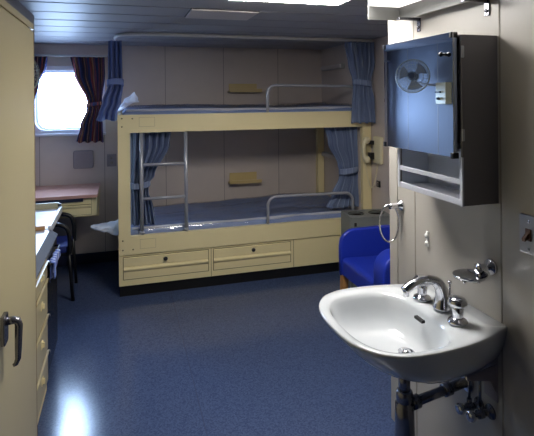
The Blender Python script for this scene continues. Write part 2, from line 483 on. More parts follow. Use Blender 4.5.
wc = curtain('window_curtain', 'dark striped curtain tied back on the side of the window beside the blue bunk curtain',
        [(1.945, -.455, -.155), (1.80, -.43, -.155), (1.515, -.312, -.185), (1.47, -.315, -.185), (1.30, -.375, -.18), (1.155, -.405, -.172)], YB - .085, 7, .022, M['plaid'], 'striped window curtains', 1.505, .035, 2)
curtain('window_curtain', 'dark striped curtain half hidden behind the tall cupboard at the window',
        [(1.945, -.86, -.65), (1.86, -.86, -.66), (1.70, -.86, -.72), (1.50, -.85, -.765), (1.35, -.85, -.785), (1.19, -.85, -.765)], YB - .085, 6, .022, M['plaid'], 'striped window curtains', 1.505, .035, 5)
b = MB(); b.box(-.93, -.10, YB - .10, YB - .07, 1.948, 1.966, .004)
for x in (-.88, -.16): b.box(x - .01, x + .01, YB - .075, YB, 1.945, 1.968)
tag(b.build('curtain_rail', M['lampgrey']), 'short grey curtain rail over the window', 'curtain rail')

# ------------------------------------------------------------------ bunk bed
bk = thing('bunk_bed', 'cream steel two-tier bunk bed with ladder and drawers along the back wall', 'bunk bed', (1.06, 4.4, 0))
bk_parts = []
X0, X1 = -.036, 2.157
b = MB()
b.ringplate(rrect(X0, X1, .332, 1.428, .004, 2), rrect(.055, 2.072, .474, 1.286, .004, 2), 'XZ', BF, BF + .045)
b.build('front_frame', M['cream'], bk)
for x0, x1 in ((X0, .03), (1.998, 2.07)):
    b = MB(); b.box(x0, x1, 4.86, 4.922, .332, 1.428, .004); b.build('bed_post', M['cream'], bk)
b = MB(); b.box(X0, -.012, BF + .047, 4.858, 1.29, 1.426, .003); b.build('end_rail', M['cream'], bk)
b = MB(); b.box(X0, -.012, BF + .047, 4.858, .335, .43, .003); b.build('end_rail', M['cream'], bk)
b = MB(); b.box(-.01, 2.07, BF + .05, 4.90, 1.31, 1.345); b.build('bed_board', M['cream'], bk)
b = MB(); b.box(-.01, 2.07, BF + .05, 4.90, .36, .395); b.build('bed_board', M['cream'], bk)
b = MB()
b.box(X0, X1, BF + .012, BF + .09, .087, .326, .003); b.box(X0, 2.07, BF + .09, 4.90, .087, .326)
for x in (.69, 1.408): b.box(x - .002, x + .002, BF + .0108, BF + .02, .09, .324, mi=1)
b.build('base_cabinet', [M['cream'], M['cream_dark']], bk)
b = MB(); b.box(X0 + .005, X1, BF + .035, BF + .08, 0, .088); b.box(X0 + .005, 2.07, BF + .08, 4.9, 0, .088)
b.build('plinth', M['black'], bk)
for k, x0 in enumerate((.0, .712)):
    x1 = x0 + .665
    d = MB()
    y1 = BF + .012
    d.box(x0 - .006, x1 + .006, y1 - .0006, y1 + .003, .134, .314, mi=1)        # shadow gap round the front
    d.prism([(y1 - .006, .240), (y1, .236), (y1, .309), (y1 - .006, .306)], 'YZ', x0, x1)
    d.prism([(y1 - .004, .14), (y1 + .004, .14), (y1 + .004, .236), (y1 - .001, .236), (y1 - .018, .222), (y1 - .018, .212), (y1 - .004, .196)], 'YZ', x0, x1)
    dr = d.build('drawer', [M['cream'], M['cream_dark']], bk)
    kx = x0 + .322 + .012 * k
    l = MB(); l.lathe([(0, -.03), (.012, -.028), (.016, -.02), (.016, -.012), (.008, 0), (.008, .006)], (kx, y1 - .002, .277), 'Y', 16)
    l.build('lock_knob', M['blackrub'], dr)
for z in (1.333, .372):
    b = MB(); z1 = z + .075
    xs = (.125, .247)
    b.box(xs[0], xs[1], BF - .0012, BF + .002, z, z1); b.box(xs[0] + .0025, xs[1] - .0025, BF - .002, BF + .002, z + .0025, z1 - .0025, mi=1)
    b.build('cover_plate', [M['cream_line'], M['cream']], bk)
for x, z in ((.0, 1.40), (.08, 1.398), (.0, 1.335), (.0, .445), (.0, .372), (.078, .372)):
    b = MB(); b.lathe([(0, -.0025), (.005, -.0022), (.0065, 0), (.0065, .002)], (x - .005, BF, z), 'Y', 12); b.build('screw', M['cream_dark'], bk)
# ladder
ld = MB()
for x in (.142, .492): ld.tube([(x, BF + .022, .478), (x, BF + .022, 1.30)], .0145, 12)
lad = ld.build('ladder', M['pipe'], bk)
for z in (1.028, .758):
    r = MB(); r.tube([(.15, BF + .022, z), (.485, BF + .022, z)], .0125, 10); r.build('rung', M['pipe'], lad)
for x in (.142, .492):
    r = MB(); r.lathe([(.02, 0), (.02, .01), (.0146, .016)], (x, BF + .022, .488), 'Z', 14); r.build('foot_socket', M['pipe'], lad)
# guard rails
yg = BF + .025
def guard(zlow, ztop, x0, x1, last):
    p = [(x0, yg, zlow)] + [(x, yg, z) for x, z in arc(x0 + .075, ztop - .075, .075, 180, 90, 6)]
    p += [(x, yg, z) for x, z in arc(x1 - .075, ztop - .085, .075, 90, 0, 6)] + [(x1, yg, last)]
    return p
b = MB(); b.tube(guard(1.40, 1.660, 1.190, 2.02, 1.40), .0125, 12); b.build('guard_rail', M['pipe'], bk)
b = MB(); b.tube(guard(.47, .706, 1.184, 1.98, .47), .0125, 12); b.build('guard_rail', M['pipe'], bk)

# mattresses under clear film
def mattress(label, x0, x1, y0, y1, z0, z1, bulge, seed):
    b = MB()
    def top(u, v):
        x = x0 + (x1 - x0) * u; y = y0 + (y1 - y0) * v
        e = min(1, min(u, 1 - u) * (x1 - x0) / .04, min(v, 1 - v) * (y1 - y0) / .04)
        n = noise.noise(Vector((x * 3, y * 4, seed))) * .012 + noise.noise(Vector((x * 9, y * 12, seed + 4))) * .004
        n += .026 * max(0, .32 - abs(noise.noise(Vector((x * 1.5 + y * 1.2, y * 6 - x * 1.1, seed + 2))))) 
        n += .010 * math.exp(-((y - y0 - .35 * (x - x0) * .6 - .25) / .03) ** 2)
        return Vector((x, y, z1 - .022 * (1 - math.sin(e * PI / 2)) + (n + bulge(u, v)) * e))
    V = b.grid(top, 90, 36)
    rim = [V[0][i] for i in range(91)] + [V[j][90] for j in range(1, 37)] + [V[36][i] for i in range(89, -1, -1)] + [V[j][0] for j in range(35, 0, -1)]
    low = [b.bm.verts.new(Vector((v.co.x, v.co.y, z0))) for v in rim]
    n = len(rim)
    for k in range(n):
        f = b.bm.faces.new([rim[k], low[k], low[(k + 1) % n], rim[(k + 1) % n]]); f.smooth = True
    b.bm.faces.new(low)
    o = b.build('mattress', M['mattress'], None)
    tag(o, label, 'mattress', 'mattresses in plastic film')
    f = MB()
    def film(u, v):
        x = x0 - .004 + (x1 - x0 + .008) * u; y = y0 - .004 + (y1 - y0 + .004) * v
        p = top(u, v)
        h = .006 + .012 * abs(noise.noise(Vector((x * 5, y * 9, seed + 20)))) + .006 * abs(noise.noise(Vector((x * 17, y * 21, seed + 30))))
        z = p.z + h
        return Vector((x, y, z))
    V = f.grid(film, 120, 44)
    # front skirt of film
    row = V[0]; low = [f.bm.verts.new(Vector((v.co.x, v.co.y - .003, z0 + .02))) for v in row]
    for k in range(len(row) - 1):
        q = f.bm.faces.new([row[k], low[k], low[k + 1], row[k + 1]]); q.smooth = True
    f.build('plastic_film', M['film'], o)
    r = MB(); pts = []; rs = []
    for i in range(100):
        t = i / 99; x = x0 + .03 + (x1 - x0 - .05) * t
        p = top((x - x0) / (x1 - x0), .012)
        w_ = .5 + .5 * noise.noise(Vector((x * 4.3, seed, 2)))
        pts.append((x, y0 + .016 + .006 * noise.noise(Vector((x * 7, seed, 5))), p.z + .016 - .012 * w_)); rs.append(.005 + .012 * w_)
    r.tube(pts, rs, 8); r.build('film_glint_roll', M['bag'], o)  # pale roll added for the lamp's white streaks along the film
    return o
mattress('slate blue mattress in clear plastic on the upper bunk', .0, 2.05, BF + .052, 4.84, 1.346, 1.462, lambda u, v: .012 * v + .01 * math.sin(u * 7), 3)
mattress('slate blue mattress in clear plastic on the lower bunk', .035, 2.05, BF + .075, 4.84, .396, .515, lambda u, v: (.03 * v * u + .02 * math.exp(-((u - .8) / .12) ** 2) * v), 8)

def crumple(name, label, pts, seed, thick=.0):
    """bunched plastic sheet through a row of (centre, half width vector) sections"""
    b = MB()
    def fn(u, v):
        i = min(int(u * (len(pts) - 1)), len(pts) - 2); t = u * (len(pts) - 1) - i
        c = Vector(pts[i][0]).lerp(Vector(pts[i + 1][0]), t); hw = Vector(pts[i][1]).lerp(Vector(pts[i + 1][1]), t)
        hn = Vector(pts[i][2]).lerp(Vector(pts[i + 1][2]), t)
        a = 2 * PI * v
        r = 1 + .35 * noise.noise(Vector((u * 6, math.cos(a) * 1.6 + seed, math.sin(a) * 1.6)))
        p = c + hw * math.cos(a) * r + hn * math.sin(a) * r
        return p
    b.grid(fn, 22, 26)
    o = b.build(name, M['bag'], None)
    return tag(o, label, 'plastic sheet', 'loose plastic wrapping')
crumple('plastic_sheet', 'clear crumpled plastic peak standing at the ladder end of the upper mattress',
    [((-.045, 4.14, 1.478), (.02, 0, .012), (0, .04, .0)), ((-.01, 4.14, 1.492), (.03, 0, .04), (0, .05, .01)), ((.05, 4.14, 1.50), (.065, 0, .045), (0, .05, .0)),
     ((.078, 4.14, 1.54), (.05, 0, -.014), (0, .04, .01)), ((.09, 4.14, 1.575), (.026, 0, -.006), (0, .02, 0)), ((.094, 4.14, 1.61), (.003, 0, 0), (0, .004, 0))], 1)
crumple('plastic_sheet', 'bluish crumpled plastic sticking out beyond the end of the lower bunk',
    [((.02, 4.22, .515), (0, .14, 0), (0, 0, .045)), ((-.06, 4.21, .50), (0, .13, 0), (0, 0, .06)), ((-.13, 4.2, .508), (0, .10, 0), (0, 0, .03)), ((-.2, 4.19, .517), (0, .07, .0), (0, 0, .022)), ((-.25, 4.18, .53), (0, .02, 0), (0, 0, .006))], 6)

# bunk curtains
g = 'blue bunk curtains'
curtain('bunk_curtain', 'blue curtain tied at the free end of the upper bunk beside the window',
        [(2.015, -.10, .0), (1.69, -.105, .004), (1.66, -.107, .004), (1.53, -.152, -.012), (1.44, -.18, -.042), (1.385, -.198, -.044)], 4.075, 3, .034, M['curtaind'], g, 1.68, .05, 3)
curtain('bunk_curtain', 'blue striped curtain tied in the lower bunk behind the ladder',
        [(1.30, .062, .385), (1.18, .062, .37), (.93, .062, .25), (.87, .06, .205), (.80, .062, .20), (.66, .062, .235), (.535, .062, .25)], 4.092, 6, .044, M['curtain'], g, .865, .05, 7)
curtain('bunk_curtain', 'blue striped curtain tied at the telephone end of the upper bunk',
        [(2.037, 1.885, 2.15), (1.85, 1.915, 2.145), (1.69, 1.958, 2.115), (1.65, 1.96, 2.12), (1.50, 1.95, 2.145), (1.325, 1.946, 2.152)], 3.920, 6, .05, M['curtain'], g, 1.675, .05, 11)
curtain('bunk_curtain', 'blue striped curtain tied at the grey bin end of the lower bunk',
        [(1.30, 1.75, 2.07), (1.15, 1.785, 2.07), (.93, 1.88, 2.07), (.875, 1.90, 2.07), (.82, 1.895, 2.07), (.66, 1.82, 2.07), (.545, 1.77, 2.07)], 4.092, 6, .044, M['curtain'], g, .885, .055, 14)
# track on the ceiling
tr = smooth_path([(-.05, 4.30, ZC - .014), (-.045, 4.12, ZC - .014), (.0, 4.0, ZC - .014), (.12, 3.93, ZC - .014), (.30, 3.905, ZC - .014), (1.0, 3.915, ZC - .014), (1.7, 3.93, ZC - .014), (2.15, 3.945, ZC - .014)], 8)
b = MB(); b.tube(tr, .014, 8)
tag(b.build('curtain_track', M['track']), 'curved metal curtain track on the ceiling over the bunk', 'curtain track')

# wall shelves and bunk lamps
for lbl, x0, x1, z0, z1 in (('small mustard wall shelf above the upper mattress', 1.035, 1.375, 1.612, 1.70), ('small mustard wall shelf above the lower mattress', 1.035, 1.365, .685, .785)):
    t = thing('wall_shelf', lbl, 'shelf', ((x0 + x1) / 2, YB, z0), group='small bunk shelves')
    b = MB(); b.box(x0 + .012, x1 - .03, YB - .014, YB - .001, z0 + .02, z1, .004); b.build('back_plate', M['mustard'], t)
    b = MB(); b.box(x0, x1, YB - .10, YB - .002, z0, z0 + .014, .003); b.box(x0, x1, YB - .105, YB - .093, z0, z0 + .034, .003); b.build('ledge', M['mustard'], t)
for lbl, z in (('pale bar lamp on the end wall of the upper bunk', 1.832), ('pale bar lamp on the end wall of the lower bunk', .925)):
    t = thing('wall_lamp', lbl, 'lamp', (2.077, 4.62, z), group='bunk reading lamps')
    b = MB(); b.box(2.045, 2.077, 4.34, 4.85, z, z + .05, .006); b.build('lamp_housing', M['lampgrey'], t)
    b = MB(); b.box(2.025, 2.047, 4.36, 4.83, z + .006, z + .044, .008); b.build('lamp_cover', M['translucent'], t)

# ------------------------------------------------------------------ back wall fittings
b = MB(); b.prism(rrect(-.445, -.265, .902, 1.072, .02), 'XZ', YB - .022, YB, bev=.006)
tag(b.build('cover_plate', M['greyplate']), 'square grey cover plate on the wall above the desk', 'cover plate')
def socket(lbl, x, z, wd, h, holes_mat, axis='Y', pos=YB):
    t = thing('wall_socket', lbl, 'socket', (x, pos, z - h / 2) if axis == 'Y' else (pos, x, z - h / 2))
    b = MB(); c = MB()
    if axis == 'Y':
        b.box(x - wd / 2, x + wd / 2, pos - .012, pos, z - h / 2, z + h / 2, .004)
        for s_ in (-1, 1): c.lathe([(0, -.0145), (.013, -.0145), (.014, -.011)], (x, pos, z + s_ * h * .2), 'Y', 14)
    else:
        b.box(pos - .012, pos, x - wd / 2, x + wd / 2, z - h / 2, z + h / 2, .004)
        for s_ in (-1, 1): c.lathe([(0, -.0145), (.009, -.0145), (.01, -.011)], (pos, x, z + s_ * h * .2), 'X', 14)
    b.build('face_plate', M['greyplate'] if axis == 'Y' else M['blackrub'], t); c.build('outlet', holes_mat, t)
    return t
socket('narrow grey double socket between the desk and the bunk', -.102, .968, .085, .118, M['seam'])
socket('small black socket on the wall below the telephone', 3.86, .785, .055, .055, M['seam'], 'X', XR)

# ------------------------------------------------------------------ desk under the window
dk = thing('wall_desk', 'pink-brown topped wall desk with a cream drawer below the window', 'desk', (-.55, 4.6, .57))
b = MB(); b.box(XL + .002, -.207, 4.342, YB - .002, .733, .757, .003); b.build('desk_top', M['pink'], dk)
b = MB(); b.box(XL + .002, -.209, 4.337, 4.342, .731, .757); b.build('front_edge', M['pink'], dk)
b = MB(); b.box(XL + .002, -.32, 4.352, 4.372, .700, .733); b.build('apron', M['navy'], dk)
b = MB(); b.box(-.62, -.213, 4.38, YB - .002, .572, .732, .002); db = b.build('drawer_body', M['cream'], dk)
b = MB(); y1 = 4.38
b.box(-.60, -.255, y1 - .0008, y1 + .002, .582, .722, mi=1)
b.box(-.597, -.258, y1 - .006, y1, .672, .718, .002)
b.prism([(y1 - .004, .586), (y1, .586), (y1, .667), (y1 - .016, .664), (y1 - .016, .654), (y1 - .004, .640)], 'YZ', -.597, -.258)
b.build('drawer', [M['cream'], M['cream_dark']], dk)
b = MB(); b.box(-.60, -.22, 4.90, YB - .001, .45, .58, .003); b.build('wall_bracket', M['cream'], dk)

# white writing desk along the left wall
wd = thing('writing_desk', 'white topped desk along the left side in bright window light', 'desk', (-.7, 3.7, 0))
b = MB(); b.box(XL + .002, -.440, 3.318, 3.915, .722, .750, .003); b.build('desk_top', M['whitelam'], wd)
b = MB(); b.box(-.452, -.432, 3.318, 3.915, .715, .765, .004); b.build('edge_lip', M['whitelam'], wd)
b = MB(); b.box(XL + .002, -.452, 3.897, 3.915, .75, .794, .004); b.build('back_lip', M['cup'], wd)
b = MB(); b.box(-.462, -.438, 3.893, 3.917, .766, .784, .004); b.build('corner_cap', M['blackrub'], wd)
for x in (-.925,):
    b = MB(); b.box(x - .02, x + .02, 3.86, 3.90, 0, .722, .003); b.build('leg', M['black'], wd)
b = MB(); b.box(XL + .01, -.50, 3.322, 3.34, 0, .722, .002); b.build('side_panel', M['black'], wd)

# worktop, chest of drawers, fridge
b = MB(); b.box(XL + .002, -.436, 2.25, 3.314, .704, .744, .004)
ct = b.build('worktop', M['greylam']); tag(ct, 'pale grey worktop over the drawers and the black fridge', 'worktop')
b = MB(); b.prism([(-.4355, .742), (-.4355, .7045), (-.394, .7045), (-.394, .712)], 'XZ', 2.25, 3.314); b.build('edge_band', M['counteredge'], ct)
b = MB(); b.box(XL + .002, -.465, 3.292, 3.312, .744, .772, .004); b.build('wood_batten', M['orange'], ct)
ch = thing('chest_of_drawers', 'cream chest of four drawers beside the tall cupboard', 'chest of drawers', (-.67, 2.52, 0))
b = MB(); b.box(XL + .002, -.396, 2.252, 2.855, .05, .702, .003); b.box(XL + .002, -.40, 2.254, 2.853, 0, .05); b.build('chest_body', M['cream'], ch)
zs = [.055, .222, .414, .604, .698]
for z0, z1 in zip(zs, zs[1:]):
    b = MB(); b.box(-.397, -.3945, 2.258, 2.851, z0 + .001, z1 - .001, mi=1)
    b.prism([(-.392, z0 + .005), (-.392, z1 - .020), (-.384, z1 - .014), (-.384, z1 - .006), (-.396, z1 - .006), (-.396, z0 + .005)], 'XZ', 2.262, 2.847)
    dr = b.build('drawer', [M['cup'], M['cream_dark']], ch)
    zc = (z0 + z1) / 2
    b = MB(); b.box(-.394, -.378, 2.642, 2.658, zc + .005, zc + .03, .004); b.box(-.394, -.388, 2.63, 2.67, zc, zc + .035, .002); b.build('pull', M['cream'], dr)
    b = MB(); b.box(-.394, -.378, 2.825, 2.85, z1 - .02, z1 - .008, .003); b.build('latch', M['blackrub'], dr)
fr = thing('fridge', 'black under-counter fridge beyond the cream drawers', 'fridge', (-.67, 3.05, 0))
b = MB(); b.box(XL + .01, -.43, 2.862, 3.31, .0, .698, .006); b.build('fridge_body', M['black'], fr)
b = MB(); b.box(-.428, -.398, 2.864, 3.308, .05, .694, .008); dr = b.build('door', M['fridge'], fr)
b = MB(); b.tube([(-.40, 2.89, .655), (-.378, 2.89, .655), (-.378, 3.26, .655), (-.40, 3.26, .655)], .006, 8); b.build('handle', M['blackrub'], dr)
# striped cloth over the handle
b = MB()
def tw(u, v):
    y = 2.90 + .24 * u
    if v < .5: x, z = -.366 + .004 * math.sin(u * 9), .665 - (.5 - v) * .20 * (.35 + .6 * (1 - u))
    else: x, z = -.387, .665 - (v - .5) * .22
    return Vector((x + .004 * math.sin(u * 14 + v * 3), y, z))
b.grid(tw, 24, 20)
tag(b.build('towel', M['towel'], None, solid=.003), 'blue and white striped cloth hanging on the black fridge', 'towel')

# desk chair
dc = thing('desk_chair', 'dark blue chair with black frame between the two desks', 'chair', (-.62, 4.17, 0))
b = MB(); b.box(-.83, -.40, 4.0, 4.33, .385, .44, .022, 3); b.build('seat', M['chairblue'], dc)
b = MB(); b.box(-.86, -.82, 4.0, 4.32, .50, .70, .016, 3); b.build('backrest', M['chairblue'], dc)
for y_ in (3.985, 4.345):
    b = MB(); b.tube(smooth_path([(-.85, y_, .46), (-.80, y_, .60), (-.6, y_, .62), (-.44, y_, .60), (-.395, y_, .53), (-.39, y_, .385)], 5), .016, 10); b.build('armrest', M['blackrub'], dc)
for x_, y_, xe, ye in ((-.40, 4.0, -.378, 4.06), (-.40, 4.33, -.386, 4.44), (-.82, 4.0, -.85, 3.98), (-.82, 4.33, -.85, 4.36)):
    b = MB(); b.tube([(x_, y_, .41), (xe, ye, .0)], .013, 10); b.build('leg', M['black'], dc)
b = MB(); b.box(-.84, -.40, 4.01, 4.32, .362, .386, .004); b.tube([(-.84, 4.02, .37), (-.845, 4.02, .56)], .012); b.tube([(-.84, 4.30, .37), (-.845, 4.30, .56)], .012); b.build('chair_frame', M['black'], dc)

# ------------------------------------------------------------------ tall cupboard
cu = thing('tall_cupboard', 'tall cream cupboard with a lever handle at the left edge', 'cupboard', (-.65, 1.3, 0))
b = MB(); b.box(XL + .002, -.368, .55, 2.236, 0, 1.866, .003); b.box(-.37, -.3515, .55, 2.236, 1.842, 1.866, .002); b.box(-.37, -.362, .6, 2.222, 1.834, 1.843, mi=1); b.build('cupboard_body', [M['cup'], M['cream_dark']], cu)
b = MB(); b.box(-.366, -.35, 1.56, 2.222, .06, 1.835, .003); dr = b.build('door', M['cup'], cu)
b = MB(); b.box(-.3655, -.3505, 2.222, 2.236, .03, 1.836); b.build('edge_band', M['edge'], dr)
b = MB(); b.box(-.366, -.35, .60, 1.553, .06, 1.835, .003); b.build('door', M['cup'], cu)
b = MB(); b.prism(rrect(1.605, 1.66, .82, .91, .012), 'YZ', -.35, -.338, bev=.003); h = b.build('handle', M['dullpipe'], dr)
b = MB(); b.tube([(-.345, 1.64, .885), (-.322, 1.64, .885), (-.311, 1.643, .882), (-.307, 1.645, .868), (-.309, 1.645, .80), (-.310, 1.645, .765), (-.315, 1.64, .752), (-.322, 1.636, .750)], [.013, .0115, .0115, .0115, .010, .0085, .007, .005], 12); b.build('lever', M['dullpipe'], h)

# ------------------------------------------------------------------ telephone
tp = thing('telephone', 'ivory wall telephone with handset beside the bunk', 'telephone', (XR, 3.9, .97))
b = MB(); b.box(XR - .036, XR, 3.775, 3.90, .965, 1.205, .012, 3); b.build('phone_base', M['phone'], tp)
for z0, z1 in ((1.0, 1.06), (1.13, 1.165)):
    b = MB(); b.box(XR - .07, XR - .03, 3.875, 3.93, z0, z1, .006); b.build('cradle', M['blackrub'], tp)
hp = smooth_path([(XR - .085, 3.91, 1.175), (XR - .108, 3.91, 1.16), (XR - .120, 3.91, 1.12), (XR - .122, 3.91, 1.08), (XR - .120, 3.91, 1.04), (XR - .108, 3.91, 1.005), (XR - .085, 3.91, .99)], 5)
b = MB(); b.tube(hp, .019, 12)
for z in (1.168, .997): b.lathe([(0, -.03), (.026, -.028), (.031, -.012), (.031, .012), (.018, .022), (0, .025)], (XR - .088, 3.91, z), 'X', 18)
b.build('handset', M['phone'], tp)
cp = []
for i in range(120):
    t = i / 119; z0 = .985 - .235 * math.sin(t * PI); y_ = 3.93 - .085 * t; x_ = XR - .10 + .085 * t
    a = i * 1.5
    cp.append((x_ + .006 * math.cos(a), y_ + .006 * math.sin(a), z0))
b = MB(); b.tube(cp, .0028, 6); b.build('curly_cord', M['phone'], tp)

# ------------------------------------------------------------------ grey bin
bn = thing('waste_bin', 'grey two-compartment waste bin with oval openings behind the blue armchair', 'bin', (1.962, 3.72, 0), math.radians(-7))
def bin_l(): return MB()
hx, hy, H = .18, .125, .574
b = bin_l()
b.box(-hx, hx, -hy, -hy + .012, .02, H - .012, .003); b.box(-hx, hx, hy - .012, hy, .02, H - .012, .003)
b.box(-hx, -hx + .012, -hy, hy, .02, H - .012); b.box(hx - .012, hx, -hy, hy, .02, H - .012); b.box(-hx, hx, -hy, hy, .0, .02); b.box(-.006, .006, -hy, hy, .02, H - .012)
b.build('bin_body', M['greybox'], bn, local=True)
for s_ in (-1, 1):
    cx = s_ * hx / 2
    b = MB(); b.ringplate(rrect(cx - hx / 2 + .0015, cx + hx / 2 - .0015, -hy - .004, hy + .004, .006), ellipse_like(cx - .066, cx + .066, -.06, .06), 'XY', H - .012, H)
    b.build('lid', M['greybox'], bn, local=True)
    b = MB(); b.ringplate(ellipse_like(cx - .069, cx + .069, -.063, .063), ellipse_like(cx - .063, cx + .063, -.057, .057), 'XY', H, H + .004)
    b.build('opening_rim', M['blackrub'], bn, local=True)
    b = MB(); b.box(cx - .077, cx + .077, -.11, .11, .03, .545); b.build('shade_block', M['void'], bn, local=True)  # solid black block makes the openings look deep in shade
b = MB(); b.box(-.15, -.13, -hy - .008, -hy, .50, .53, .003); b.build('latch', M['blackrub'], bn, local=True)

# ------------------------------------------------------------------ armchair
ac = thing('armchair', 'royal blue leatherette armchair with wooden legs in front of the bunk', 'armchair', (1.76, 2.88, 0))
def arm_outline():
    o = [(1.435, .31)] + [(1.432, .52)] + arc(1.435 + .115, .65 - .115, .115, 178, 95, 8) + [(1.75, .652), (2.02, .645)] + arc(2.04, .60, .04, 60, 0, 3) + [(2.08, .31)]
    return o
for y0, y1 in ((2.53, 2.66), (3.118, 3.156)):
    b = MB(); b.prism(arm_outline(), 'XZ', y0, y1, bev=.018, smooth=False); o = b.build('armrest', M['leather'], ac)
    for p in o.data.polygons: p.use_smooth = True
b = MB()
b.prism([(1.447, .318), (1.445, .395)] + arc(1.475, .405, .03, 180, 90, 5) + [(1.75, .425), (2.0, .41), (2.0, .318)], 'XZ', 2.662, 3.116, bev=.008); o = b.build('seat', M['leather'], ac)
b = MB(); b.prism([(1.955, .40), (1.99, .66)] + arc(2.035, .655, .04, 170, 10, 7) + [(2.078, .32), (1.96, .32)], 'XZ', 2.662, 3.116, bev=.012); o = b.build('backrest', M['leather'], ac)
for x_, y_ in ((1.468, 2.60), (1.468, 3.128), (2.04, 2.60), (2.04, 3.128)):
    b = MB(); s_ = .5 if y_ < 2.9 else -.5
    b.prism([(-.024, -.02), (.024, -.02), (.024, .02), (-.024, .02)], 'XY', 0, 1)
    for v in b.bm.verts:
        k = v.co.z; f = .72 + .28 * k
        v.co = Vector((x_ + v.co.x * f - (1 - k) * .015 * (1 if x_ < 1.8 else -1), y_ + v.co.y * f, .312 * k))
    b.build('leg', M['wood'], ac)

for o in list(ac.children):
    for v in o.data.vertices:
        v.co.x += .010
        if v.co.z > .43: v.co.z = .43 + (v.co.z - .43) * .90

# ------------------------------------------------------------------ mirror cabinet
CX0, CX1, CY0, CY1, CZ0, CZ1 = 1.090, W, 1.385, 1.782, 1.181, 1.758
mc = thing('mirror_cabinet', 'grey steel cabinet with a mirror door above an open shelf over the washbasin', 'cabinet', (W, 1.58, CZ0))
b = MB()
b.box(CX0, CX1, CY0, CY0 + .010, CZ0, CZ1, .002); b.box(CX0, CX1, CY1 - .010, CY1, CZ0, CZ1, .002)
b.box(CX1 - .008, CX1, CY0 + .010, CY1 - .010, CZ0, CZ1)
b.box(CX0, CX1 - .008, CY0 + .010, CY1 - .010, CZ1 - .010, CZ1); b.build('cabinet_shell', M['cabside'], mc)
b = MB(); b.box(CX0, CX1 - .008, CY0 + .010, CY1 - .010, CZ0, CZ0 + .012); b.box(CX0 - .001, CX0 + .008, CY0 + .010, CY1 - .010, CZ0, CZ0 + .022, .002); b.build('bottom_shelf', M['cabfront'], mc)
b = MB(); b.box(CX0 + .006, CX1 - .008, CY0 + .010, CY1 - .010, 1.36, 1.372)
b.box(CX1 - .0085, CX1 - .0125, CY0 + .011, CY1 - .011, CZ0 + .012, 1.36); b.box(CX0 + .01, CX1 - .013, CY1 - .0125, CY1 - .0105, CZ0 + .012, 1.36); b.build('inner_lining', M['cab'], mc)
for y_ in (CY0 + .005, CY1 - .005):
    b = MB(); b.box(CX0 - .003, CX0 + .004, y_ - .007, y_ + .007, CZ0, 1.345, .001); b.build('front_stile', M['cabfront'], mc)
b = MB(); b.box(CX0 - .002, CX0 + .006, CY0 + .012, CY1 - .012, 1.252, 1.270, .002); b.build('guard_bar', M['cabfront'], mc)
AJ = math.radians(1.3)          # the door stands a little ajar at its far edge
def ajar(b):
    mt = Matrix.Translation((1.083, 1.408, 0)) @ Matrix.Rotation(AJ, 4, 'Z') @ Matrix.Translation((-1.083, -1.408, 0))
    for v in b.bm.verts: v.co = mt @ v.co
    return b
b = MB(); b.box(1.074, 1.089, 1.408, 1.838, 1.347, 1.766, .001); dr = ajar(b).build('mirror_door', M['cab'], mc)
b = MB(); b.box(1.0705, 1.0745, 1.406, 1.840, 1.345, 1.768); ajar(b).build('mirror_glass', M['mirror'], dr)
for y_, z in ((1.413, 1.76), (1.838, 1.76), (1.411, 1.350), (1.838, 1.353)):
    b = MB(); b.box(1.066, 1.092, y_ - .006, y_ + .006, z - .011, z + .009, .002); ajar(b).build('mirror_clip', M['blackrub'], dr)
b = MB(); b.lathe([(0, -.022), (.007, -.022), (.009, -.016), (.005, -.010), (.005, 0)], (1.071, 1.447, 1.695), 'X', 16); ajar(b).build('knob', M['blackrub'], dr)
for z in (1.42, 1.70):
    b = MB(); b.box(1.088, 1.098, CY0 - .004, CY0 + .002, z - .02, z + .02, .002); b.build('hinge', M['steel'], mc)

# ------------------------------------------------------------------ strip light above the cabinet
sl = thing('strip_light', 'grey wall strip light on brackets above the mirror cabinet', 'light', (W, 1.5, 1.885))
LX0, LX1, LY0, LY1 = 1.035, 1.192, .95, 1.93
b = MB(); b.box(LX0, LX1, LY0, LY1, 1.956, 2.02, .004); b.build('light_housing', M['housing'], sl)
b = MB(); b.box(LX0 + .004, LX1 - .004, LY0 + .006, LY1 - .006, 1.948, 1.956, .001); b.build('diffuser', M['strip_glow'], sl)
b = MB(); b.box(LX0, LX1, LY1 - .004, LY1, 1.890, 1.956); b.build('end_plate', M['housing'], sl)
b = MB(); b.box(LX0, LX1, LY0, LY0 + .004, 1.890, 1.956); b.build('end_plate', M['housing'], sl)
b = MB(); b.box(LX1 - .003, LX1, LY0 + .004, LY1 - .004, 1.890, 1.956); b.build('side_skirt', M['housing'], sl)
for y_ in (1.843, 1.43):
    b = MB(); b.box(LX1 - .06, W - .002, y_ - .008, y_ + .008, 1.878, 1.890, .002); b.box(W - .006, W, y_ - .012, y_ + .012, 1.832, 1.890, .002)
    b.lathe([(0, -.011), (.006, -.010), (.007, -.005)], (W, y_, 1.85), 'X', 12); b.build('bracket', M['dullpipe'], sl)

